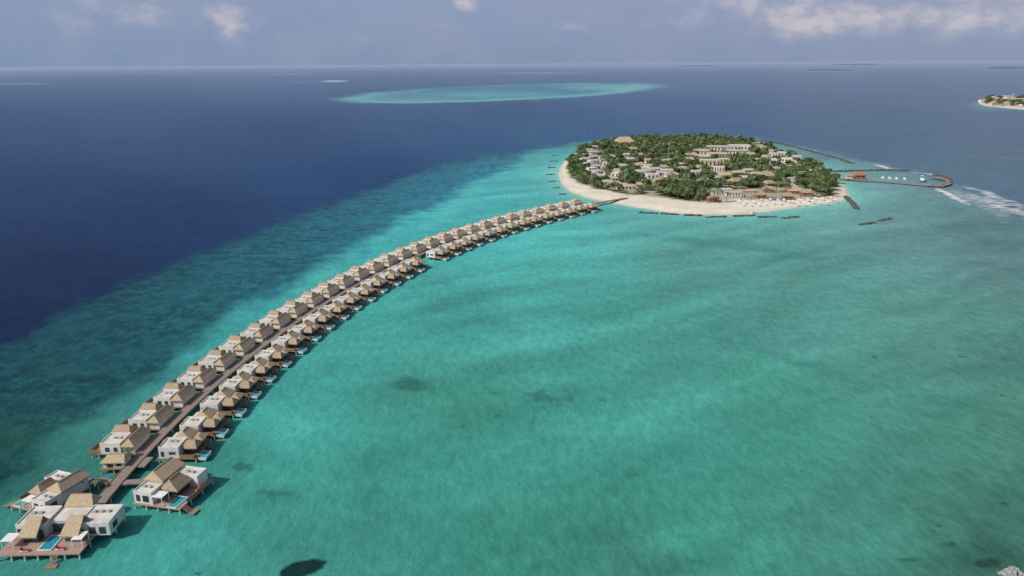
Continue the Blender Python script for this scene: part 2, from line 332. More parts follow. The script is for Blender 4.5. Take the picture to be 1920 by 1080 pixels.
def pl(uvs,w,z0=1.42,z1=1.77,name='branch_walk'):
    q=[G(u,v,1.7) for u,v in uvs]; ribbon([(p.x-base.x,p.y-base.y) for p in q],w,z0,z1).build(name,M['grey'],bw)
pl([(212,905),(190,900),(150,903)],1.1); pl([(212,906),(245,903),(300,900)],1.0,1.40,1.74); pl([(190,938),(172,948),(150,958)],1.4,1.38,1.71)
# ------------------------------------------------------------ stilted villa
VS={'r':(.88,1.04,.88),'l':(.88,1.04,.88)}; VO={'r':3.1,'l':.3}
def make_villa(side,label,group):
    sy=1 if side=='r' else -1
    B=lambda:MB(1,sy)
    t=empty('water_villa',(0,0,0)); tag(t,label,'villa',group); t.scale=VS[side]
    if side=='r':
        B().box(1.9,13.6,-5.2,5.2,1.45,1.74).build('deck',M['wood'],t)
        B().box(-1.65,1.88,3.4,4.9,1.45,1.70).build('entry_bridge',M['grey'],t)
        w=B().box(2.6,8.6,-5,.3,1.745,4.9)
        for a in [(2.6,8.6,-5,-4.8),(2.6,8.6,.1,.3)]: w.box(a[0],a[1],a[2],a[3],4.905,5.3)
        w.box(2.6,2.8,-4.79,.09,4.905,5.3); w.box(8.4,8.6,-4.79,.09,4.905,5.3)
        w=w.build('wall',M['white'],t)
        B().box(2.85,8.35,-4.75,.05,4.906,4.99).build('flat_roof',M['flat'],t)
        for i in (4.2,5.8): B().box(i,i+.9,-1.8,-1.0,4.995,5.4).build('air_conditioner',M['metal'],t)
        B().box(3,9,.35,4.6,1.745,4.2).build('rear_wall',M['white'],t)
        r=B().hip(3.9,9.6,.32,5.5,4.205,6.5,'y',1.1).build('thatched_roof',M['thatch'],t)
        B().box(6.6,6.9,1.6,4.2,6.43,6.58).build('ridge_cap',M['ridge'],r)
        B().box(9.02,12.0,-2.6,2.6,1.745,3.8).build('glazed_wall',M['glass'],t)
        r=B().hip(8.64,13.3,-3.7,.28,3.85,5.9,'x',1.2).hip(9.62,13.3,.30,4.4,3.85,5.2,'y',1.2).build('thatched_roof',M['thatch2'],t)
        B().box(9.9,12.0,-1.86,-1.56,5.83,5.98).build('ridge_cap',M['ridge'],r)
        B().box(12.9,13.0,-5.1,-3.8,1.745,2.6).build('privacy_screen',M['screen'],t)
        B().box(8.7,12.8,-5.15,-5.05,1.745,2.9).build('privacy_screen',M['screen'],t)
        pb=B().box(13.62,16.2,-4.6,-4.45,.7,1.6).box(13.62,16.2,-1.15,-1.0,.7,1.6).box(16.05,16.2,-4.44,-1.16,.7,1.6).box(13.62,13.76,-4.44,-1.16,.7,1.6).box(13.77,16.04,-4.44,-1.16,.7,.9).build('pool_basin',M['white'],t)
        B().box(13.77,16.04,-4.44,-1.16,.95,1.45).build('pool_water',M['pool'],pb)
        B().box(3.2,4.2,-5.03,-5.005,2.2,3.9).build('window',M['glass'],t)
        B().box(5.6,7.6,-5.03,-5.005,2.9,3.8).build('window',M['glass'],t)
        st=B()
        for k in range(5): st.box(13.62+k*.4,14.0+k*.4,1.5,2.9,1.2-k*.25,1.3-k*.25)
        st.build('steps',M['wood'],t)
    else:
        B().box(1.9,13.6,-5.2,5.2,1.45,1.74).build('deck',M['wood'],t)
        B().box(2.3,6.2,-4.6,3.6,1.745,4.0).build('side_wall',M['white'],t)
        r=B().hip(1.9,6.2,-5.2,4.2,4.005,6.3,'y',1.2).build('thatched_roof',M['thatch'],t)
        B().box(3.9,4.2,-3.8,2.8,6.23,6.38).build('ridge_cap',M['ridge'],r)
        w=B().box(6.25,12.4,-5,.8,1.745,4.9)
        for a in [(6.25,12.4,-5,-4.8),(6.25,12.4,.6,.8)]: w.box(a[0],a[1],a[2],a[3],4.905,5.3)
        w.box(6.25,6.45,-4.79,.59,4.905,5.3); w.box(12.2,12.4,-4.79,.59,4.905,5.3)
        w.build('wall',M['white'],t)
        B().box(6.46,12.19,-4.78,.58,4.906,4.99).build('flat_roof',M['flat'],t)
        for i in (7.6,9.2): B().box(i,i+.9,-2.2,-1.4,4.995,5.4).build('air_conditioner',M['metal'],t)
        B().box(6.65,12.2,.85,4.6,1.745,3.9).build('rear_wall',M['white'],t)
        r=B().hip(6.9,13.4,.82,5.5,3.91,6.5,'x',1.1).build('thatched_roof',M['thatch2'],t)
        B().box(8.3,12.0,3.01,3.31,6.43,6.58).build('ridge_cap',M['ridge'],r)
        B().box(7.2,8.4,-5.03,-5.005,2.4,3.9).build('window',M['glass'],t)
        B().box(9.6,11.0,-5.03,-5.005,2.4,3.9).build('window',M['glass'],t)
        B().box(13.61,16.2,-4.6,1.2,1.35,1.62).build('side_deck',M['wood'],t)
        B().box(13.0,16.2,-4.75,-4.65,1.65,2.9).build('privacy_screen',M['screen'],t)
        B().box(16.2,16.3,-4.6,1.2,1.35,2.6).build('privacy_screen',M['screen'],t)
        pb=B().box(13.7,16.3,1.3,1.5,.7,1.6).box(13.7,16.3,4.5,4.7,.7,1.6).box(16.1,16.3,1.51,4.49,.7,1.6).build('pool_basin',M['white'],t)
        B().box(13.7,16.09,1.51,4.49,.95,1.5).build('pool_water',M['pool'],pb)
    for x in (2.3,7.9,13.3):
        for y in (-4.8,0,4.8):
            B().cyl(x,y,-1,1.44,.22,6).build('stilt',M['stilt'],t)
    for y in (-4.2,-1.3): B().cyl(15.8,y,-1,.69 if side=='r' else 1.34,.2,6).build('stilt',M['stilt'],t)
    return t
ORD=['first','second','third','fourth','fifth','sixth','seventh','eighth','ninth','tenth','eleventh','twelfth','thirteenth','fourteenth','fifteenth','sixteenth','seventeenth','eighteenth','nineteenth','twentieth','twenty-first','twenty-second','twenty-third','twenty-fourth','twenty-fifth','twenty-sixth','twenty-seventh','twenty-eighth','twenty-ninth','thirtieth']
def place_row(side,slist,lab,group):
    proto=None
    for i,s in enumerate(slist):
        x,y,a=at_s(s); sg=1 if side=='r' else -1
        x+=math.sin(a)*VO[side]*sg; y-=math.cos(a)*VO[side]*sg
        rz=a-math.pi/2 if side=='r' else a+math.pi/2
        label=lab%ORD[i]
        if proto is None:
            proto=make_villa(side,label,group); proto.location=(x,y,0); proto.rotation_euler=(0,0,rz)
        else:
            v=VS[side]
            dup(proto,(x,y,0),rz+random.uniform(-.02,.02),label,(v[0]*random.uniform(.96,1.02),v[1]*random.uniform(.96,1.02),v[2]*random.uniform(.94,1.05)))
s0=s_of(G(246,818,4)); s1=s_of(G(1085,380,4))
place_row('l',np.linspace(s0,s1,29),'thatched white water villa, %s from the near end, open-sea side of the boardwalk','water villas along the boardwalk')
a0=s_of(G(350,825,4)); a1=s_of(G(785,492,4)); b0=s_of(G(828,472,4))+1; b1=s_of(G(1112,386,4))
place_row('r',np.linspace(a0,a1,16),'thatched white pool villa, %s from the near end, lagoon side of the boardwalk','water villas along the boardwalk')
place_row('r',np.linspace(b0,b1,14),'thatched white pool villa, %s beyond the gap in the lagoon-side row','water villas along the boardwalk')
# ------------------------------------------------------------ the suites at the tip
def canopy(t,B,x0,x1,y0,y1,z0,z1):
    c=B().box(x0,x1,y0,y1,z1,z1+.18).build('canopy',M['canvas'],t)
    for x in (x0+.15,x1-.15):
        for y in (y0+.15,y1-.15): B().box(x-.08,x+.08,y-.08,y+.08,z0,z1-.005).build('canopy_post',M['canvas'],c)
def parapet(m,x0,x1,y0,y1,z,h=.4,w=.22):
    m.box(x0,x1,y0,y0+w,z,z+h).box(x0,x1,y1-w,y1,z,z+h).box(x0,x0+w,y0+w+.01,y1-w-.01,z,z+h).box(x1-w,x1,y0+w+.01,y1-w-.01,z,z+h)
def suite(sx,loc,rz,s_,label):
    B=lambda:MB(sx,1); t=empty('corner_suite',loc,rz,s_); t.scale=(s_,s_,s_*1.15); tag(t,label,'villa')
    B().box(-7.8,8.2,-8.6,8.6,1.5,1.8).build('deck',M['pinkwood'],t)
    w=B().box(-7.6,-1.4,-8,-1.8,1.805,4.9); parapet(w,-7.6,-1.4,-8,-1.8,4.905); w.build('wall',M['white'],t)
    B().box(-7.37,-1.63,-7.77,-2.03,4.91,4.98).build('flat_roof',M['flat'],t)
    for x in (-6.4,-4.6): B().box(x,x+1,-5.4,-4.5,4.985,5.5).build('air_conditioner',M['metal'],t)
    B().box(-7.4,-1.6,-1.78,8.2,1.805,4.7).build('side_wall',M['white'],t)
    r=B().hip(-8.2,-1.6,-2.4,9.0,5.33,7.8,'y',1.3,.35,-.6).build('thatched_roof',M['thatch'],t)
    B().box(-7.4,-2.2,-1.0,8.0,4.71,5.32).build('roof_band',M['screen'],r)
    B().box(-5.65,-5.35,-.8,7.4,7.72,7.9).build('ridge_cap',M['ridge'],r)
    w=B().box(-1.4,6.4,3.2,8.2,1.805,4.8); parapet(w,-1.4,6.4,3.2,8.2,4.805); w.build('rear_wall',M['white'],t)
    B().box(-1.17,6.17,3.43,7.97,4.81,4.88).build('flat_roof',M['flat'],t)
    for x in (1,2.8): B().box(x,x+1,5,6,4.885,5.4).build('air_conditioner',M['metal'],t)
    B().box(-1.2,3.4,-2.8,3.15,1.805,4.0).build('glazed_wall',M['glass'],t)
    r=B().hip(-1.35,4.7,-4.2,3.1,4.05,6.9,'y',1.3,.35,-.4).build('thatched_roof',M['thatch2'],t)
    B().box(1.12,1.43,-2.7,1.6,6.82,7.0).build('ridge_cap',M['ridge'],r)
    canopy(t,B,-1.2,2.4,-8.4,-5.0,1.81,4.3)
    pb=B().box(3.6,6.8,-8.4,-8.2,1.81,2.05).box(3.6,6.8,-2.6,-2.4,1.81,2.05).box(3.6,3.8,-8.19,-2.61,1.81,2.05).box(6.6,6.8,-8.19,-2.61,1.81,2.05).build('pool_rim',M['white'],t)
    B().box(3.81,6.59,-8.19,-2.61,1.81,1.95).build('pool_water',M['pool'],pb)
    for a in ((-6.8,-5.4),(-4.6,-2.4)): B().box(a[0],a[1],-8.03,-8.005,2.3,4.2).build('window',M['glass'],t)
    B().box(-7.63,-7.605,-6.5,-4,2.4,4).build('window',M['glass'],t)
    B().box(8.1,8.2,-5,5,1.81,2.7).build('railing',M['screen'],t)
    st=B()
    for k in range(5): st.box(8.25+k*.45,8.65+k*.45,-7.6,-5.6,1.4-k*.22,1.5-k*.22)
    st.box(10.5,12.3,-8.0,-5.2,.35,.5); st.build('steps',M['wood'],t)
    for x in (-7.4,-3.5,.4,4.2,7.9):
        for y in (-8.2,-2.8,2.8,8.2): B().cyl(x,y,-1,1.49,.24,6).build('stilt',M['stilt'],t)
    return t
SR=G(325,920,1.8); SLf=G(92,932,1.8); SRl=(SR.x,SR.y+.3,0); SLl=(SLf.x,SLf.y+1.0,0)
suite(1,SRl,-.22,.78,'corner suite with two thatched roofs and pool standing alone right of the boardwalk tip')
suite(-1,SLl,-.34,.72,'corner suite with white walls at the left frame edge behind the largest villa')
cB=G(84,1037,2.0); PSC=.76; t=empty('pool_residence',(cB.x,cB.y,0),.03,PSC); t.scale=(PSC,PSC,PSC*1.12); tag(t,'largest white villa with blue pool in its deck at the boardwalk tip','villa')
B=lambda:MB()
B().box(-13.6,9.4,0,18.5,1.6,1.95).build('deck',M['pinkwood'],t)
w=B().box(5.4,14.0,8.2,17.4,1.955,5.3); parapet(w,5.4,14.0,8.2,17.4,5.305); w.build('wing_wall',M['white'],t)
B().box(5.63,13.77,8.43,17.17,5.31,5.4).build('flat_roof',M['flat'],t)
w=B().box(-12.4,-4.0,8.2,17.4,1.955,5.3); parapet(w,-12.4,-4.0,8.2,17.4,5.305); w.build('wing_wall',M['white'],t)
B().box(-12.17,-4.23,8.43,17.17,5.31,5.4).build('flat_roof',M['flat'],t)
w=B().box(-3.98,5.38,10.5,18.0,1.955,4.9); w.build('centre_wall',M['white'],t)
B().box(-3.9,5.3,10.46,17.9,4.905,5.1).build('flat_roof',M['flat'],t)
for x in (6.6,8.6,10.6,-11,-9): B().box(x,x+1.1,13.5,14.6,5.42,5.9).build('air_conditioner',M['metal'],t)
B().box(-2.6,4.0,18.1,21.6,1.955,5.0).build('entrance_wall',M['white'],t)
r=B().hip(-3.6,5.0,17.2,22.4,5.15,7.8,'x',1.2).build('thatched_roof',M['thatch'],t); B().box(-2.2,3.6,19.65,19.95,7.72,7.9).build('ridge_cap',M['ridge'],r)
for x0,x1 in ((-9.6,-4.4),(2.0,7.2)):
    r=B().add([(x0,4.2,4.0),(x1,4.2,4.0),(x1-.5,9.6,7.0),(x0+.5,9.6,7.0),(x0,4.2,4.4),(x1,4.2,4.4),(x1-.5,9.6,7.4),(x0+.5,9.6,7.4),(x0,11.0,5.42),(x1,11.0,5.42)],[(0,3,2,1),(4,5,6,7),(0,1,5,4),(1,2,6,5),(3,0,4,7),(7,6,9,8),(2,9,6),(3,7,8)]).build('thatched_roof',M['thatch'],t)
    B().box(x0+.5,x1-.5,5.6,8.15,1.955,3.99).build('glazed_wall',M['glass'],t)
B().box(-3.4,1.9,10.2,10.45,2.1,4.4).build('glazed_wall',M['glass'],t)
for x0 in (8.0,10.9,-12.1): B().box(x0,x0+2.0,8.16,8.19,2.4,4.4).build('window',M['glass'],t)
B().box(14.005,14.03,10,12.5,2.6,4.4).build('window',M['glass'],t)
canopy(t,B,-13.4,-10.0,2.6,6.4,1.96,4.2); canopy(t,B,6.0,9.0,2.6,6.4,1.96,4.2)
pb=B().box(-3.2,-2.9,1.6,8.4,1.96,2.2).box(.5,.8,1.6,8.4,1.96,2.2).box(-2.89,.49,1.6,1.9,1.96,2.2).box(-2.89,.49,8.1,8.4,1.96,2.2).build('pool_rim',M['white'],t)
B().box(-2.89,.49,1.91,8.09,1.96,2.1).build('pool_water',mat('deep_pool_water',(.03,.32,.44),(.02,.23,.36),rough=.05,scale=1,spec=.5),pb)
st=B()
for k in range(4): st.box(2.0,3.6,-.45-k*.4,-.1-k*.4,1.45-k*.32,1.55-k*.32)
st.box(1.2,4.4,-3.6,-1.7,.1,.28); st.build('steps',M['wood'],t)
for x in (-13.2,-9.6,-6,-2.4,1.2,5,9,13.4):
    for y in (.4,6,12,17.6):
        if x>10 and y<7: continue
        B().cyl(x,y,-1,1.59,.27,6).build('stilt',M['stilt'],t)
PRl=(cB.x,cB.y,0)
def lounger_at(pl_,rz0,sc_,lx_,ly_,rz,z,label):
    c,s=math.cos(rz0),math.sin(rz0); lx_*=sc_; ly_*=sc_; x=pl_[0]+lx_*c-ly_*s; y=pl_[1]+lx_*s+ly_*c
    t=empty('sun_lounger',(x,y,z),rz,.85); tag(t,label,'sun lounger','sun loungers on the suite decks')
    MB().box(-.5,.5,-1.1,1.1,.2,.32).build('frame',M['canvas'],t)
    MB().box(-.45,.45,-1.05,.4,.325,.5).mono(-.45,.45,.42,1.05,.33,.75,.16).build('cushion',M['red'],t)
    for a in (-.42,.42):
        for b in (-1,1): MB().box(a-.04,a+.04,b-.04,b+.04,0,.195).build('leg',M['canvas'],t)
lounger_at(PRl,.03,PSC,-6.4,1.6,1.57,1.95*PSC*1.12+.01,'red cushioned sun lounger left of the pool on the largest villa deck')
lounger_at(PRl,.03,PSC,3.2,2.0,1.57,1.95*PSC*1.12+.01,'red cushioned sun lounger right of the pool on the largest villa deck')
lounger_at(SRl,-.22,.78,6.8,2.0,-.22,1.8*.78*1.15+.01,'red cushioned sun lounger on the right corner suite deck')
lounger_at(SLl,-.34,.72,-6.8,2.0,-.34,1.8*.72*1.15+.01,'red cushioned sun lounger on the left corner suite deck')
p=G(226,868,1.7); t=empty('service_pavilion',(p.x-.5,p.y,0),.05,.8); tag(t,'small white pavilion with tan thatch left of the boardwalk, before the first villa','pavilion')
MB().box(-4.6,4,-3.4,3.4,1.6,1.89).build('deck',M['wood'],t)
MB().box(-3.6,3.0,-2.4,2.6,1.895,3.7).build('wall',M['white'],t)
MB().box(-2.4,-.6,-2.43,-2.405,1.9,3.3).build('doorway',M['glass'],t); MB().box(.4,2,-2.43,-2.405,2.2,3.3).build('window',M['glass'],t)
r=MB().hip(-4.2,3.6,-3.2,3.2,3.705,5.4,'x',1.3).build('thatched_roof',M['thatch'],t); MB().box(-2.6,2.0,-.15,.15,5.32,5.5).build('ridge_cap',M['ridge'],r)
for x in (-4.2,-.3,3.6):
    for y in (-3,3): MB().cyl(x,y,-1,1.59,.2,6).build('stilt',M['stilt'],t)
# ------------------------------------------------------------ palms and trees
def frond_mesh(n,L_,seed):
    rd=random.Random(seed); v=[];f=[]
    for i in range(n):
        a=2*math.pi*i/n+rd.uniform(-.2,.2); el=rd.uniform(.0,.9); ln=L_*rd.uniform(.8,1.1); k=5; b=len(v)
        for j in range(k+1):
            t_=j/k; rr_=ln*t_*math.cos(el*(1-t_*.5)); z=ln*t_*math.sin(el)-ln*.55*t_**2.2*1.3; w=.5*math.sin(math.pi*min(1,t_*.85+.12))*ln/3.2
            cx,cy=rr_*math.cos(a),rr_*math.sin(a); nx,ny=-math.sin(a)*w,math.cos(a)*w
            v+=[(cx+nx,cy+ny,z-.25*w),(cx,cy,z),(cx-nx,cy-ny,z-.25*w)]
        for j in range(k):
            o=b+3*j; f+=[(o,o+1,o+4,o+3),(o+1,o+2,o+5,o+4)]
    return v,f
def make_palm(h,L_,seed,label,group=None):
    t=empty('palm_tree',(0,0,0)); tag(t,label,'palm tree',group)
    m=MB(); rd=random.Random(seed); lx0=rd.uniform(-.6,.6); n=6; segs=5; vs=[];fs=[]
    for j in range(segs+1):
        q=j/segs; r=.24*(1-.5*q)
        for i in range(n): vs.append((lx0*q*q+r*math.cos(2*math.pi*i/n),r*math.sin(2*math.pi*i/n),h*q))
    for j in range(segs):
        for i in range(n): fs.append((j*n+i,j*n+(i+1)%n,(j+1)*n+(i+1)%n,(j+1)*n+i))
    m.add(vs,fs).build('trunk',M['trunk'],t)
    v,f=frond_mesh(15,L_,seed); m=MB(); m.add([(x+lx0,y,z+h) for x,y,z in v],f); m.build('crown',M['palm'],t)
    return t
for (u,v,h,lb) in [(150,916,4.2,'palm beside the left corner suite wall, by the branch walk'),(186,914,3.4,'small palm at the left side of the boardwalk junction'),(240,858,3.8,'palm beside the small pavilion left of the boardwalk')]:
    q=make_palm(h,1.6,int(u),lb); g=G(u,v,1.75); q.location=(g.x,g.y,.2)
def crown_arrays(seed,R_,Hh,nl=7,nq=26,ls=1.1):
    rd=np.random.default_rng(seed); V_=[]
    for i in range(nl):
        a=rd.uniform(0,2*math.pi); q=rd.uniform(0,.62)*R_ if i else 0
        c=np.array([q*math.cos(a),q*math.sin(a),Hh*rd.uniform(.55,.85)]); lr=R_*rd.uniform(.42,.62)
        d=rd.normal(size=(nq,3)); d/=np.linalg.norm(d,axis=1)[:,None]; d[:,2]=np.abs(d[:,2])*.9-.15
        pc=c+d*lr*rd.uniform(.75,1.1,(nq,1))
        nn=d+rd.normal(size=(nq,3))*.45; nn/=np.linalg.norm(nn,axis=1)[:,None]
        tt_=np.cross(nn,rd.normal(size=(nq,3))); tt_/=np.linalg.norm(tt_,axis=1)[:,None]; bb=np.cross(nn,tt_)
        s_=ls*rd.uniform(.6,1.2,(nq,1))
        V_.append(np.stack([pc+tt_*s_,pc+bb*s_*.7,pc-tt_*s_,pc-bb*s_*.7],1))
    V_=np.concatenate(V_).reshape(-1,3); F_=np.arange(len(V_)).reshape(-1,4); return V_,F_
def make_tree(seed,R_,Hh,label,group,m):
    t=empty('broadleaf_tree',(0,0,0)); tag(t,label,'tree',group)
    MB().cyl(0,0,-.5,Hh*.6,.3,6,.14).build('trunk',M['trunk'],t)
    V_,F_=crown_arrays(seed,R_,Hh,8,40,.95); me=npmesh('crown',V_,F_); me.materials.append(m); link(bpy.data.objects.new('crown',me),t)
    return t
# ------------------------------------------------------------ island buildings
BL=[]
def hut(name,w,d,h,rh,wm,rm,label,cat,group=None,flat=False,axis='x',win=True,deck=True):
    t=empty(name,(0,0,0)); tag(t,label,cat,group)
    if deck: MB().box(-w/2-1,w/2+1,-d/2-2.2,d/2+.6,0,.3).build('terrace',M['wood'],t)
    MB().box(-w/2,w/2,-d/2,d/2,.305 if deck else 0,h).build('wall',wm,t)
    if flat:
        m=MB(); parapet(m,-w/2-.1,w/2+.1,-d/2-.1,d/2+.1,h+.005,.5,.3); r=m.build('parapet',wm,t)
        MB().box(-w/2+.21,w/2-.21,-d/2+.21,d/2-.21,h+.005,h+.15).build('flat_roof',rm,t)
    else:
        r=MB().hip(-w/2-.7,w/2+.7,-d/2-.7,d/2+.7,h+.005,h+rh,axis,min(w,d)*.28).build('roof',rm,t)
    if win:
        n=max(2,int(w/3.2))
        for i in range(n):
            x=-w/2+(i+.5)*w/n; MB().box(x-.7,x+.7,-d/2-.03,-d/2-.005,1,h-.7).build('window',M['glass'],t)
    return t
protoB={}
def putB(kind,u,v,rz,label,sc_=1.0,group=None):
    spec={
     'villa_grey':('beach_villa',10,8,3.6,1.7,M['white'],M['greyroof'],'house'),
     'villa_flat':('beach_villa',10,8,4.0,0,M['white'],M['flat'],'house'),
     'villa_tan':('beach_villa',10,8,3.4,2.0,M['white'],M['thatch'],'house'),
     'hut_tan':('thatched_hut',8,7,2.8,2.6,M['screen'],M['thatch2'],'hut'),
     'long_tan':('resort_hall',22,9,5.0,2.4,M['white'],M['thatch'],'building'),
     'long_grey':('resort_hall',28,10,6.2,1.6,M['white'],M['greyroof'],'building'),
     'long_flat':('resort_hall',24,9,6.2,0,M['white'],M['flat'],'building'),
     'ochre':('ochre_block',18,10,6.5,0,M['yellow'],M['flat'],'building'),
     'big_cone':('thatched_pavilion',20,17,4.0,6,M['screen'],M['thatch'],'pavilion')}[kind]
    g=G(u,v,1.2)
    if kind not in protoB:
        t=hut(spec[0],spec[1],spec[2],spec[3],spec[4],spec[5],spec[6],label,spec[7],None,flat=spec[4]==0); protoB[kind]=t
        t.location=(g.x,g.y,1.2); t.rotation_euler=(0,0,rz); t.scale=(sc_,)*3
    else: t=dup(protoB[kind],(g.x,g.y,1.2),rz,label,(sc_,)*3)
    if group: t['group']=group
    elif 'group' in t: del t['group']
    BL.append((g.x,g.y,math.hypot(spec[1],spec[2])/2*sc_+.8,spec[1]*sc_))
for i,(u,v) in enumerate([(1112,281),(1104,287),(1112,291),(1100,296),(1110,300),(1098,304),(1112,308),(1103,313),(1114,318),(1106,323),(1118,328),(1110,333),(1124,337)]):
    putB('villa_grey' if i%3 else 'villa_flat',u,v,.4+random.uniform(-.3,.3),'small white beach house, %s from the back of the left shore strip'%ORD[i],1.0)
for i,(u,v) in enumerate([(1140,347),(1153,350),(1166,353),(1180,356),(1148,341),(1196,352)]):
    putB('villa_tan' if i%2 else 'villa_grey',u,v,.2+random.uniform(-.3,.3),'small beach house where the boardwalk meets the island, %s from the left'%ORD[i],.9)
for i,(u,v) in enumerate([(1196,316),(1206,322),(1218,318),(1228,324),(1240,320),(1250,327),(1214,328),(1236,331),(1258,334),(1222,335),(1200,329)]):
    putB(['villa_tan','villa_flat','villa_grey','villa_grey'][i%4],u,v,random.uniform(-.3,.5),'pale roofed house left of the island centre, %s of its cluster from the back left'%ORD[i],1.05)
for i,(k,u,v,s_) in enumerate([('long_tan',1318,291,.95),('long_grey',1350,286,1.05),('long_flat',1385,283,1.05),('long_tan',1345,297,.95),('long_grey',1378,293,1),('long_flat',1322,301,.85),('long_tan',1400,296,.8),('ochre',1330,313,1.05),('ochre',1352,308,.85),('long_flat',1340,321,.7),('villa_tan',1310,320,1.0),('villa_tan',1296,296,1.1),('villa_grey',1290,305,1.1)]):
    putB(k,u,v,random.uniform(-.15,.15)-.1,'pale building of the main resort complex, %s from its back left'%ORD[i],s_)
for i,(u,v) in enumerate([(1430,283),(1443,289),(1452,295),(1474,304),(1484,310),(1468,314),(1478,320),(1446,306),(1432,300),(1420,306),(1494,300)]):
    putB(['villa_tan','villa_grey','villa_grey','villa_flat'][i%4],u,v,-.5+random.uniform(-.3,.3),'small house among trees on the right of the island, %s from the back'%ORD[i],1.0)
for i,(k,u,v,s_) in enumerate([('villa_tan',1385,330,1.0),('villa_grey',1402,326,1.0),('villa_tan',1418,333,1.0),('hut_tan',1436,337,1.4),('villa_flat',1395,340,1.0),('hut_tan',1380,346,1.1),('villa_tan',1360,335,1.0),('villa_grey',1345,332,.9)]):
    putB(k,u,v,random.uniform(-.3,.3),'pale roofed building between main complex and beach club, %s from the back left'%ORD[i],s_)
for i,(k,u,v,s_) in enumerate([('long_flat',1352,364,.65),('long_tan',1376,368,.6),('long_tan',1404,364,.55),('hut_tan',1334,377,1.0),('hut_tan',1424,371,.9),('big_cone',1490,362,.6),('hut_tan',1512,367,1.0),('hut_tan',1476,373,.9),('hut_tan',1440,360,.9)]):
    putB(k,u,v,random.uniform(-.12,.12),'beach club building behind the front sand, %s in its row'%ORD[i],s_)
putB('big_cone',1170,273,.1,'large tan thatched pavilion rising from the wood at the back left',1.1)
putB('villa_tan',1185,285,.3,'lone tan roofed house in the wood below the large thatched pavilion',1.1)
HP_=[[(1135,300),(1185,292),(1280,300),(1285,345),(1210,348),(1135,335)],[(1285,325),(1340,328),(1500,325),(1530,345),(1480,350),(1290,350)],[(1400,270),(1440,276),(1500,300),(1540,325),(1500,335),(1440,320),(1400,300)]]
cnt=[0,0,0]
for k in range(3):
    P_=np.array(HP_[k],float); tries=0; lim=[14,9,9][k]
    while cnt[k]<lim and tries<900:
        tries+=1; u=random.uniform(P_[:,0].min(),P_[:,0].max()); v=random.uniform(P_[:,1].min(),P_[:,1].max())
        if sdist(np.array([u]),np.array([v]),P_)[0]<0: continue
        g=G(u,v,1.2)
        if min(math.hypot(g.x-b[0],g.y-b[1])-b[2] for b in BL)<8: continue
        putB(random.choice(['villa_tan','villa_grey','villa_flat','hut_tan']),u,v,random.uniform(-.5,.5),['pale roofed cottage half hidden in the trees of the left half of the island','pale roofed cottage half hidden in the trees behind the beach club','pale roofed cottage half hidden in the trees of the far right of the island'][k],random.uniform(.8,1.05),'cottages scattered in the island trees'); cnt[k]+=1
g=G(1453,375,1.2); t=empty('swimming_pool',(g.x,g.y,1.3),0,.75); tag(t,'deep blue beach club swimming pool with white rim behind the front sand','pool')
MB().box(-8,8,-5,-4.4,0,.3).box(-8,8,4.4,5,0,.3).box(-8,-7.4,-4.39,4.39,0,.3).box(7.4,8,-4.39,4.39,0,.3).build('rim',M['white'],t); MB().box(-7.39,7.39,-4.39,4.39,0,.22).build('pool_water',M['bluepool'],t)
BL.append((g.x,g.y,8,14))
BLa=np.array([(b[0],b[1],b[2]) for b in BL])
for (u,v,h,lb) in [(1252,306,22,'tall thin mast in the middle of the island wood'),(1279,272,16,'shorter thin mast at the back of the island wood')]:
    g=G(u,v,1); t=empty('radio_mast',(g.x,g.y,1)); tag(t,lb,'mast')
    MB().cyl(0,0,0,h,.28,6,.12).build('pole',M['metal'],t); MB().box(-.8,.8,-.1,.1,h*.85,h*.88).box(-.6,.6,-.1,.1,h*.93,h*.96).build('aerial',M['metal'],t)
# ------------------------------------------------------------ island ground
xs=np.arange(OW[:,0].min()-12,OW[:,0].max()+12,3.0); ys=np.arange(OW[:,1].min()-12,OW[:,1].max()+12,4.0)
GX,GY=np.meshgrid(xs,ys); sdd=sdist(GX,GY,OW)+(fbm(GX/14,GY/14,77)-.5)*3
GZ=np.clip(sdd*.12,-.8,1.2)
VEG=[(1066,298),(1058,318),(1066,338),(1098,354),(1150,364),(1215,374),(1280,380),(1320,383),(1345,383),(1380,378),(1440,380),(1500,377),(1560,372),(1584,364),(1572,345),(1545,325),(1505,303),(1460,284),(1415,271),(1350,264),(1270,262),(1190,265),(1130,272),(1092,282)]
VW=np.array([(p.x,p.y) for p in chaikin([G(u,v) for u,v in VEG],1)])
CLUB=np.array([(p.x,p.y) for p in [G(u,v) for u,v in [(1325,386),(1322,370),(1345,358),(1420,356),(1470,357),(1520,362),(1545,370),(1560,380),(1450,396)]]])
vd=sdist(GX,GY,VW)+(fbm(GX/10,GY/10,79)-.5)*8
clb=sdist(GX,GY,CLUB)
bd=np.full(GX.shape,1e9)
for b in BLa:
    bd=np.minimum(bd,np.hypot(GX-b[0],GY-b[1])-b[2])
    bd=np.minimum(bd,np.hypot(GX-b[0]*(1-9/b[1]),GY-b[1]+9)-b[2]*.7)
clear=fbm(GX/22,GY/22,90)
veg=sstep(vd,0,5)*sstep(bd,-1,2.5)*np.where(clb>0,.25,1)
veg=veg*(1-.9*sstep(clear,.57,.63)*(1-sstep(GY,830,930)))
sand=np.array((.72,.655,.54)); soil=np.array((.11,.14,.065)); paved=np.array((.44,.40,.31))
inl=sstep(vd,2,12)[...,None]
IC=(sand*(1-inl)+paved*inl)*(1-veg[...,None])+soil*veg[...,None]
wet=(1-sstep(sdd,0,4))[...,None]; IC=IC*(1-.25*wet)
keep=(sdd>-9); idx=np.arange(GX.size).reshape(GX.shape)
kf=keep[1:,:-1]&keep[1:,1:]&keep[:-1,1:]&keep[:-1,:-1]
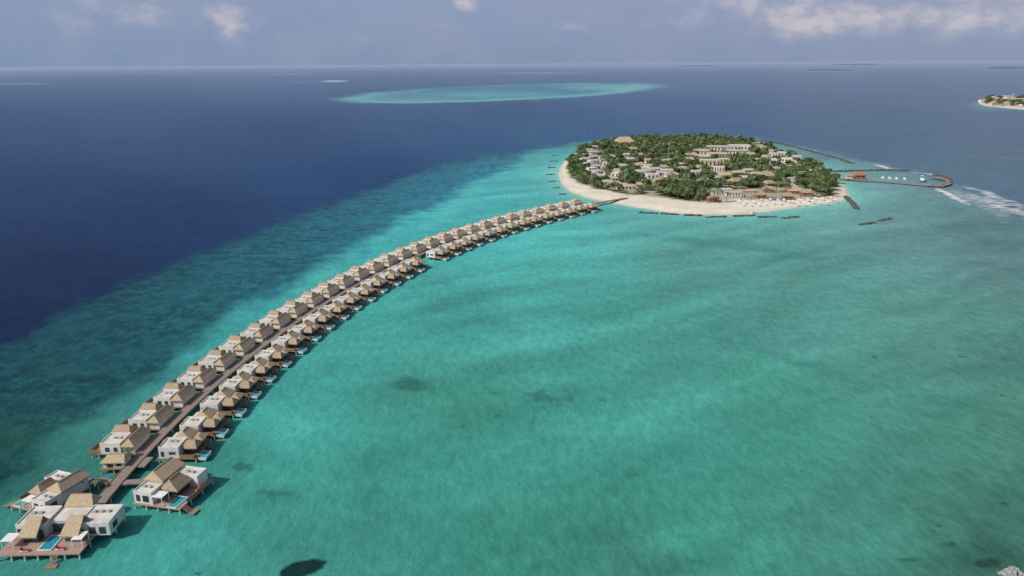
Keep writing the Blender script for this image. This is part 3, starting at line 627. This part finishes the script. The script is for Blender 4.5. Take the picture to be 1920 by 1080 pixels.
fc=np.stack([idx[:-1,:-1],idx[:-1,1:],idx[1:,1:],idx[1:,:-1]],-1)[kf]
me=npmesh('island_ground',np.stack([GX,GY,GZ],-1).reshape(-1,3),fc)
a=me.attributes.new('tint','FLOAT_COLOR','POINT'); a.data.foreach_set('color',np.concatenate([IC.reshape(-1,3),np.ones((GX.size,1))],1).astype(np.float32).ravel())
im,nt,N,L,P=newmat('island_sand'); P.inputs['Roughness'].default_value=.95; P.inputs['Specular IOR Level'].default_value=.1
at=N.new('ShaderNodeAttribute'); at.attribute_name='tint'; gp=N.new('ShaderNodeNewGeometry')
f2=ma('MULTIPLY',mr(noise(.5,6),.3,.7,.86,1.1),mr(noise(.07,4),.3,.7,.9,1.08))
vm=N.new('ShaderNodeVectorMath'); vm.operation='SCALE'; L.new(at.outputs['Color'],vm.inputs[0]); L.new(f2,vm.inputs['Scale']); L.new(vm.outputs[0],P.inputs['Base Color'])
me.materials.append(im); io=bpy.data.objects.new('island_ground',me); link(io); io['kind']='structure'
q=[G(u,v,1.2) for u,v in [(1122,284),(1123,296),(1121,308),(1126,320),(1133,330),(1146,338)]]
o=ribbon([(p.x,p.y) for p in q],2.6,1.0,1.32).build('path',M['beach']); o['kind']='structure'
PTH=np.array([(p.x,p.y) for p in q])
def cand(sp):
    P_=[]
    for y in np.arange(VW[:,1].min(),VW[:,1].max(),sp):
        for x in np.arange(VW[:,0].min(),VW[:,0].max(),sp): P_.append((x+random.uniform(-.45,.45)*sp,y+random.uniform(-.45,.45)*sp))
    P_=np.array(P_); d=sdist(P_[:,0],P_[:,1],VW); cl=sdist(P_[:,0],P_[:,1],CLUB)
    b_=np.full(len(P_),1e9)
    for b in BLa: b_=np.minimum(b_,np.hypot(P_[:,0]-b[0],P_[:,1]-b[1])-b[2]*.8)
    for b in BLa:
        s_=(np.abs(P_[:,0]-b[0]*P_[:,1]/b[1])<b[2]*.65)&(P_[:,1]<b[1])&(P_[:,1]>b[1]-b[2]-13); b_=np.where(s_,np.minimum(b_,0),b_)
    for a_,b2 in zip(PTH[:-1],PTH[1:]):
        for k in np.linspace(0,1,5):
            c=a_*(1-k)+b2*k; b_=np.minimum(b_,np.hypot(P_[:,0]-c[0],P_[:,1]-c[1])-6)
    c2=fbm(P_[:,0]/22,P_[:,1]/22,90)
    ok=(d>2.5)&(b_>1.0)&(cl<0)&((c2<.60)|(P_[:,1]>870))
    return P_[ok]
C1=cand(5.7); C1=C1[np.argsort(C1[:,1]+rng.uniform(0,60,len(C1)))]
tp=[]
for k,(R_,Hh,m) in enumerate([(3.1,5.4,'leaf'),(3.7,6.4,'leafdark'),(2.7,4.4,'leaf'),(3.4,6,'leafdark'),(4.0,7.0,'leaf')]):
    tp.append(make_tree(100+k,R_,Hh,'x','broadleaf trees of the island',M[m]))
used=set()
TL=['round broadleaf tree in the green belt near the front shore of the island','tall dark broadleaf tree in the green belt near the front shore of the island','low bushy tree in the green belt near the front shore of the island','dark spreading tree in the green belt near the front shore of the island','tallest kind of broad green tree in the belt near the front shore']
ni=290
for i,(x,y) in enumerate(C1[:ni]):
    k=random.randrange(5); s_=random.uniform(.75,1.2); rz=random.uniform(0,6.28)
    if k not in used: used.add(k); q=tp[k]; q.location=(x,y,1); q.rotation_euler=(0,0,rz); q.scale=(s_,)*3; q['label']=TL[k]
    else: dup(tp[k],(x,y,1),rz,TL[k],(s_,)*3)
for mi,(mm,nm) in enumerate((('leaf','light'),('leafdark','dark'))):
    rest=C1[ni:][mi::2]; VV_=[]
    prot=[crown_arrays(300+k+mi*10,random.uniform(3.0,4.5),random.uniform(4.5,7.5),7,18,1.15)[0] for k in range(8)]
    for (x,y) in rest:
        v=prot[random.randrange(8)]*random.uniform(.7,1.25); a_=random.uniform(0,6.28); c,s=math.cos(a_),math.sin(a_)
        w=np.empty_like(v); w[:,0]=v[:,0]*c-v[:,1]*s+x; w[:,1]=v[:,0]*s+v[:,1]*c+y; w[:,2]=v[:,2]+1; VV_.append(w)
    VV_=np.concatenate(VV_); me=npmesh('wood',VV_,np.arange(len(VV_)).reshape(-1,4)); me.materials.append(M[mm])
    o=bpy.data.objects.new('wood',me); link(o); tag(o,'far-off dense %s green wood covering the middle and back of the island'%nm,'wood',None,'stuff')
C2=cand(14)
pp=[make_palm(8,3.2,5,'x','palms of the island'),make_palm(9.5,3.5,9,'x','palms of the island'),make_palm(6.5,3.0,13,'x','palms of the island')]
PL=['coconut palm of middle height among the island trees','tall coconut palm rising above the island trees','short coconut palm among the island trees']
pos=[tuple(c) for c in C2]; random.shuffle(pos)
pos=pos[:150]+[(G(u,v).x,G(u,v).y) for u,v in [(1345,384),(1362,382),(1390,378),(1415,380),(1436,376),(1465,381),(1500,378),(1520,374),(1545,376),(1560,372),(1330,384),(1478,364),(1445,350),(1415,352),(1395,374),(1455,364),(1470,366),(1530,372)]]
us_=set()
for x,y in pos:
    k=random.randrange(3); s_=random.uniform(.85,1.2)
    if k not in us_: us_.add(k); q=pp[k]; q.location=(x,y,1); q.scale=(s_,)*3; q['label']=PL[k]
    else: dup(pp[k],(x,y,1),random.uniform(0,6.28),PL[k],(s_,)*3)
par=None
for i in range(26):
    u=1385+i*7.2+random.uniform(-2,2); v=383-(u-1385)*.035+random.uniform(-2.5,2.5)+ (4 if i%2 else 0); g=G(u,v,1.1)
    lb='white beach parasol on the front sand before the beach club'
    if par is None:
        par=empty('beach_parasol',(g.x,g.y,1)); tag(par,lb,'parasol','parasols on the front beach')
        MB().cyl(0,0,0,2.3,.05,6).build('pole',M['canvas'],par); MB().cyl(0,0,2.1,2.8,1.4,8,.05).build('canopy',M['canvas'],par)
    else: dup(par,(g.x,g.y,1),random.random(),lb)
# ------------------------------------------------------------ breakwaters
ICO=[(0,0,1),(.89,0,.45),(.28,.85,.45),(-.72,.53,.45),(-.72,-.53,.45),(.28,-.85,.45),(.72,.53,-.45),(-.28,.85,-.45),(-.89,0,-.45),(-.28,-.85,-.45),(.72,-.53,-.45),(0,0,-1)]
IF=[(0,1,2),(0,2,3),(0,3,4),(0,4,5),(0,5,1),(1,6,2),(2,7,3),(3,8,4),(4,9,5),(5,10,1),(6,7,2),(7,8,3),(8,9,4),(9,10,5),(10,6,1),(11,7,6),(11,8,7),(11,9,8),(11,10,9),(11,6,10)]
def rocks(uvs,w,h,size,label,m='rock',group=None,name='breakwater',cat='breakwater'):
    P_=[G(u,v) for u,v in uvs]; mb=MB()
    for a,b in zip(P_[:-1],P_[1:]):
        d=(b-a).length; n=max(2,int(d/(size*.8))); nx,ny=-(b.y-a.y)/d,(b.x-a.x)/d
        for i in range(n):
            for j in range(max(1,int(w*2/size))):
                q=random.uniform(-w,w); c=a.lerp(b,(i+random.random())/n); z=h*(1-abs(q)/w*.8)*random.uniform(.5,1)-size*.3
                sx,sy_,sz=[size*random.uniform(.6,1.1) for _ in range(3)]; ro=random.uniform(0,6.28)
                mb.add([(c.x+nx*q+(x*math.cos(ro)-y*math.sin(ro))*sx,c.y+ny*q+(x*math.sin(ro)+y*math.cos(ro))*sy_,z+zz*sz*random.uniform(.8,1.1)) for x,y,zz in ICO],IF)
    c0=P_[0]; mb.v=[(x-c0.x,y-c0.y,z) for x,y,z in mb.v]
    o=mb.build(name,M[m],None,(c0.x,c0.y,0)); tag(o,label,cat,group); return o
for i,(a,b) in enumerate([((1197,399),(1233,401)),((1238,401),(1272,403)),((1282,404),(1316,405)),((1324,408),(1362,407)),((1374,406),(1414,405)),((1420,408),(1456,407)),((1466,410),(1498,407))]):
    rocks([a,b],1.3,.9,1.05,'low dark rock breakwater off the front beach, %s from the left'%ORD[i],group='breakwaters off the front beach')
rocks([(1586,370),(1597,380),(1607,393)],1.8,1.3,1.2,'dark rock groyne running out from the right front corner of the island')
rocks([(1612,422),(1640,418)],1.2,.9,1.1,'separate short rock breakwater right of the front beach, nearer one')
rocks([(1648,415),(1671,410)],1.2,.9,1.1,'separate short rock breakwater right of the front beach, farther one')
for i,(u,v,l) in enumerate([(1050,291,14),(1045,302,15),(1042,314,15),(1040,327,16),(1043,340,14),(1050,352,14),(1062,364,14)]):
    rocks([(u-l,v+1),(u,v)],.9,.6,.9,'short dark groyne off the left shore of the island, %s from the back'%ORD[i],group='groynes off the left shore')
rocks([(1425,264),(1470,271),(1520,284),(1560,295),(1600,307)],2.0,1.1,1.7,'long rock sea wall behind the right shore of the island')
rocks([(1548,323),(1600,321),(1660,320),(1707,321)],1.8,1.3,1.5,'straight rock breakwater behind the harbour pier right of the island')
rocks([(1880,1080),(1915,1074)],1.6,.6,.75,'pale grey rubble of rock breaking the water in the bottom right corner','palerock',name='rock_outcrop',cat='rock')
HP=[G(u,v,1.6) for u,v in [(1556,333),(1600,336),(1650,339),(1700,343),(1742,347),(1766,348),(1779,344),(1777,337),(1762,333),(1748,332)]]
hb=empty('harbour_pier',(HP[0].x,HP[0].y,0)); tag(hb,'hooked harbour pier reaching out from the right shore of the island','pier')
o_=HP[0]; cp=[(p.x-o_.x,p.y-o_.y) for p in HP]
fine_=[]
for i in range(len(cp)-1):
    for k in range(4): fine_.append((cp[i][0]*(1-k/4)+cp[i+1][0]*k/4,cp[i][1]*(1-k/4)+cp[i+1][1]*k/4))
fine_.append(cp[-1])
ribbon(fine_,2.0,1.0,1.5).build('deck',M['grey'],hb)
for i,(x,y) in enumerate(fine_): 
    for s_ in (-1.2,1.2): MB().cyl(x,y+s_,-1,.99,.3,6).build('pile',M['trunk'],hb)
rocks([(1742,350),(1766,351),(1782,345),(1779,336),(1762,331),(1750,330)],1.6,1.6,1.6,'curved dark rock mole round the hooked end of the harbour pier',name='harbour_mole')
t=hut('pier_house',9,7,2.8,2.4,M['screen'],M['redroof'],'reddish roofed arrival house standing on the harbour pier','building'); g=G(1610,334,1.55); t.location=(g.x,g.y,1.55)
t=hut('pier_kiosk',5,4,2.6,1.6,M['white'],M['thatch2'],'small pale hut beside the arrival house on the harbour pier','building',win=False); g=G(1592,335,1.55); t.location=(g.x,g.y,1.55)
def boat(L_,W_,loc,rz,label,hm='hull',decks=1,roof='hull'):
    t=empty('motor_boat',loc,rz); tag(t,label,'boat')
    n=9; vs=[]
    for i in range(n):
        q=i/(n-1); x=-L_/2+L_*q; w=W_/2*(1-max(0,(q-.45)/.55)**2.2) ; w=max(w,.03); h=1.1+.7*q*q; s=h*L_/12
        vs+=[(x,-w,s),(x,-w*.6,-.3),(x,w*.6,-.3),(x,w,s)]
    fs=[]
    for i in range(n-1):
        o=4*i
        for j in range(3): fs.append((o+j,o+4+j,o+5+j,o+j+1))
        fs.append((o+3,o+7,o+4,o))
    fs.append((0,1,2,3)); MB().add(vs,fs).build('hull',M[hm],t)
    k=L_/12; c=MB().add([(-4*k,-W_*.36,1.2*k),(2.4*k,-W_*.36,1.4*k),(2.4*k,W_*.36,1.4*k),(-4*k,W_*.36,1.2*k),(-3.6*k,-W_*.33,2.9*k),(1.2*k,-W_*.33,2.9*k),(1.2*k,W_*.33,2.9*k),(-3.6*k,W_*.33,2.9*k)],[(4,5,6,7),(0,1,5,4),(1,2,6,5),(2,3,7,6),(3,0,4,7)]).build('cabin',M['hull'],t)
    MB().box(-3.2*k,1.2*k,-W_*.37,-W_*.355,1.8*k,2.4*k).box(-3.2*k,1.2*k,W_*.355,W_*.37,1.8*k,2.4*k).build('window',M['glass'],c)
    if decks>1:
        MB().box(-3*k,0,-W_*.28,W_*.28,2.95*k,3.9*k).build('upper_cabin',M['glass'],t); MB().box(-3.6*k,.6*k,-W_*.34,W_*.34,3.91*k,4.05*k).build('roof',M[roof],t)
    return t
g=G(1728,340); boat(15,4.2,(g.x,g.y,0),1.1,'large white and blue motor yacht moored inside the hook of the harbour pier','hullblue',2)
for i,u in enumerate((1654,1667,1680,1695)):
    g=G(u,334+i*.7); boat(6.5,2.2,(g.x,g.y,0),1.3,'small white boat moored behind the harbour pier, %s from the left'%ORD[i])
g=G(1097,251); boat(6,2.0,(g.x,g.y,0),.2,'tiny lone boat on the open sea behind the left end of the island','hullblue',1)
g=G(1414,401); boat(6,2,(g.x,g.y,0),.2,'small white boat at the waterline before the front beach')
# ------------------------------------------------------------ surf
fm,nt,N,L,P=newmat('surf_foam'); P.inputs['Base Color'].default_value=(.78,.81,.83,1); P.inputs['Roughness'].default_value=.9
gp=N.new('ShaderNodeNewGeometry'); at=N.new('ShaderNodeAttribute'); at.attribute_name='dens'
al=mr(ma('ADD',noise(.13,8,(.6,1,1),.75,.6),at.outputs['Fac']),.70,1.06,0,.95); L.new(al,P.inputs['Alpha'])
def surf(uvs,w,dens,n=60):
    P_=[G(u,v) for u,v in uvs]; P_=np.array([(p.x,p.y) for p in P_]); tt_=np.linspace(0,len(P_)-1,n); X=np.interp(tt_,range(len(P_)),P_[:,0]); Y=np.interp(tt_,range(len(P_)),P_[:,1])
    dxx=np.gradient(X); dyy=np.gradient(Y); dd=np.hypot(dxx,dyy); nx,ny=-dyy/dd,dxx/dd
    wv=(fbm(tt_*1.7,tt_*0+w,31)-.5)*w*1.2; X=X+nx*wv; Y=Y+ny*wv
    rows=[]; dn=[]
    for k in range(9):
        q=(k-4)/4; rows.append(np.stack([X+nx*q*w,Y+ny*q*w,np.full(n,.12+.25*(1-q*q))],-1)); dn.append((1-q*q)*dens*np.sin(np.pi*np.linspace(0.03,.97,n))**.5)
    V_=np.stack(rows,0).reshape(-1,3); idx=np.arange(9*n).reshape(9,n); f=np.stack([idx[:-1,:-1],idx[:-1,1:],idx[1:,1:],idx[1:,:-1]],-1).reshape(-1,4)
    me=npmesh('surf',V_,f); a=me.attributes.new('dens','FLOAT','POINT'); a.data.foreach_set('value',np.stack(dn).reshape(-1).astype(np.float32)); me.materials.append(fm)
    o=bpy.data.objects.new('surf',me); link(o); o['kind']='structure'
surf([(1638,308),(1655,313),(1680,320)],6,.5); surf([(1560,297),(1590,303),(1612,309)],5,.4); surf([(1480,272),(1520,281),(1545,290)],4,.35)
surf([(1750,352),(1775,362),(1822,388)],5,.52); surf([(1785,345),(1835,358),(1880,376),(1935,402)],9,.38); surf([(1800,360),(1850,372),(1925,400)],16,.33)
surf([(1765,350),(1840,380),(1925,425)],20,.30); surf([(1860,380),(1900,395),(1960,420)],10,.40); surf([(1690,322),(1740,326),(1800,343)],7,.32)
# ------------------------------------------------------------ town island, far right
TW=[(1832,190),(1850,186),(1880,183),(1930,181),(2050,182),(2060,205),(1990,212),(1920,206),(1880,202),(1848,199),(1836,195)]
tp_=[G(u,v,0) for u,v in TW]; tpa=np.array([(p.x,p.y) for p in tp_])
vs=[(p.x,p.y,-.5) for p in tp_]; cx=sum(p.x for p in tp_)/len(tp_); cy=sum(p.y for p in tp_)/len(tp_)
vs+=[(cx+(p.x-cx)*.95,cy+(p.y-cy)*.95,1.5) for p in tp_]; n=len(tp_)
o=MB().add(vs,[tuple(range(n,2*n))[::-1]]+[(i,(i+1)%n,n+(i+1)%n,n+i) for i in range(n)]).build('town_ground',M['beach']); o['kind']='structure'
tb={}; spots=[]
for v in (187,190.5,194,198):
    for k in range(9):
        u=1845+k*14+random.uniform(-4,4)
        if sdist(np.array([G(u,v).x]),np.array([G(u,v).y]),tpa)[0]>8: spots.append((u,v))
kinds=[('town_house',16,11,7,0,'white','flat'),('town_house',20,12,10,0,'white','greyroof'),('town_house',15,11,5,3,'white','redroof'),('town_house',15,12,6,3,'yellow','greyroof')]
for i,(u,v) in enumerate(spots):
    k=random.choice([0,0,1,2,3]); g=G(u,v,1.5); lb='%s house in the distant town island at the right edge'%['low white flat roofed','taller white flat roofed','white, red roofed','ochre, grey roofed'][k]
    if k not in tb:
        a_=kinds[k]; t=hut(a_[0],a_[1],a_[2],a_[3],a_[4],M[a_[5]],M[a_[6]],lb,'house','houses of the distant town',flat=a_[4]==0,deck=False); tb[k]=t; t.location=(g.x,g.y,1.5)
    else: dup(tb[k],(g.x,g.y,1.5),random.uniform(-.3,.3),lb)
far=make_tree(400,7,10,'tree among the houses of the distant town island at the right edge','trees of the distant town',M['leafdark']); ft=True
for i in range(90):
    u=random.uniform(1842,1985); v=random.uniform(184.5,200); g=G(u,v,1.5)
    if sdist(np.array([g.x]),np.array([g.y]),tpa)[0]<10: continue
    if ft: far.location=g; ft=False
    else: dup(far,g,random.uniform(0,6),None,(random.uniform(.7,1.2),)*3)
g=G(1897,190,1.5); t=empty('telecom_tower',g); tag(t,'thin red and white mast over the distant town','tower')
MB().cyl(0,0,0,20,1.0,4,.5).build('lower_mast',M['canvas'],t); MB().cyl(0,0,20.02,28,.5,4,.2).build('upper_mast',M['red'],t)
for (u,v,w_,hh) in [(1553,132.5,52,14),(1885,128.5,45,22),(1310,123.5,26,16),(1605,121.5,30,20)]:
    a_=G(u-w_,v); b=G(u+w_,v); c=(a_+b)/2; L_=(b-a_).length/2; n=40; V_=[];Fs=[]
    dep=L_*.6
    for j in range(9):
        for i in range(n+1):
            x=-1+2*i/n; y=-1+2*j/8; r=math.sqrt(x*x+y*y); z=hh*max(0,1-r**6)*(.55+.6*random.random())-1 if r<.93 else -1
            V_.append((x*L_,y*dep,z))
    for j in range(8):
        for i in range(n): o0=j*(n+1)+i; Fs.append((o0,o0+1,o0+n+2,o0+n+1))
    o=MB().add(V_,Fs).build('distant_island',M['farwood'],None,(c.x,c.y,0)); o['kind']='structure'
# ------------------------------------------------------------ light and sky
SUNEL=math.radians(42); LD=Vector((.84,.50,0)).normalized()
d=Vector((LD.x*math.cos(SUNEL),LD.y*math.cos(SUNEL),-math.sin(SUNEL)))
sl=bpy.data.lights.new('sun','SUN'); sl.energy=3.3; sl.angle=math.radians(.6); sl.color=(1,.95,.88); so=bpy.data.objects.new('sun',sl); link(so); so.rotation_euler=d.to_track_quat('-Z','Y').to_euler()
w=bpy.data.worlds.new('World'); sc.world=w; w.use_nodes=True; nt=w.node_tree; N=nt.nodes; L=nt.links
bg=N['Background']; STR=.09; bg.inputs['Strength'].default_value=STR
sky=N.new('ShaderNodeTexSky'); sky.sky_type='NISHITA'; sky.sun_disc=False; sky.sun_elevation=SUNEL; sky.sun_rotation=math.atan2(-LD.x,-LD.y); sky.dust_density=3; sky.air_density=1
tc=N.new('ShaderNodeTexCoord'); sx_=N.new('ShaderNodeSeparateXYZ'); L.new(tc.outputs['Generated'],sx_.inputs[0])
az=ma('ARCTAN2',sx_.outputs[0],sx_.outputs[1]); el=ma('ARCSINE',sx_.outputs[2])
def rgbnode(c,k=1.0):
    r=N.new('ShaderNodeRGB'); r.outputs[0].default_value=(*[x*k for x in lin(c)],1); return r.outputs[0]
def mix(f,a,b):
    m=N.new('ShaderNodeMix'); m.data_type='RGBA'; L.new(f,m.inputs['Factor']); L.new(a,m.inputs['A']); L.new(b,m.inputs['B']); return m.outputs['Result']
K=1/STR
lowL=mix(mr(el,0,.08,0,1),rgbnode((126,147,178),K),rgbnode((134,153,186),K))
lowR=mix(mr(el,0,.08,0,1),rgbnode((136,149,176),K),rgbnode((148,159,188),K))
low=mix(mr(az,-.6,.6,0,1),lowL,lowR)
cv=N.new('ShaderNodeCombineXYZ'); L.new(az,cv.inputs[0]); L.new(ma('MULTIPLY',el,1.5),cv.inputs[1])
def wn(s_,det=7,rg=.6):
    n=N.new('ShaderNodeTexNoise'); n.inputs['Scale'].default_value=s_; n.inputs['Detail'].default_value=det; n.inputs['Roughness'].default_value=rg; L.new(cv.outputs[0],n.inputs['Vector']); return n.outputs['Fac']
nz=wn(24,8,.58); nz2=wn(9,5)
tot=None
for (u,v,ru,rv,k) in [(1500,30,100,38,1.1),(1610,18,140,30,.95),(1800,22,240,44,.7),(435,38,46,40,.7),(240,8,80,34,.7),(150,42,60,28,.4),(870,4,24,18,.8),(1045,50,60,14,.4),(880,48,70,12,.3),(1300,36,100,26,.4),(1560,-10,180,28,1.0),(650,70,260,14,.2),(1900,-5,200,30,.8)]:
    dd=R@Vector((u-960,540-v,-F)); A=math.atan2(dd.x,dd.y); E=math.asin(dd.z/dd.length)
    e=ma('ADD',ma('POWER',ma('ABSOLUTE',ma('MULTIPLY',ma('SUBTRACT',az,A),F/ru/1.05)),2.0),ma('POWER',ma('ABSOLUTE',ma('MULTIPLY',ma('SUBTRACT',el,E),F/rv*1.05)),2.0))
    b=ma('MULTIPLY',ma('EXPONENT',ma('MULTIPLY',e,-1.0)),k); tot=b if tot is None else ma('MAXIMUM',tot,b)
clo=ma('ADD',tot,ma('MULTIPLY',ma('SUBTRACT',nz,.5),1.4)); cm=mr(clo,.15,.95,0,1)
cm=ma('MULTIPLY',cm,mr(tot,.05,.5,0,.72))
ccol=mix(mr(nz,.38,.62,0,1),rgbnode((156,162,184),K),rgbnode((208,201,206),K))
low2=mix(ma('MULTIPLY',mr(nz2,.42,.7,0,1),.3),low,rgbnode((164,169,188),K))
low3=mix(cm,low2,ccol)
fin=mix(mr(el,.14,.5,0,1),low3,sky.outputs[0])
L.new(fin,bg.inputs['Color'])
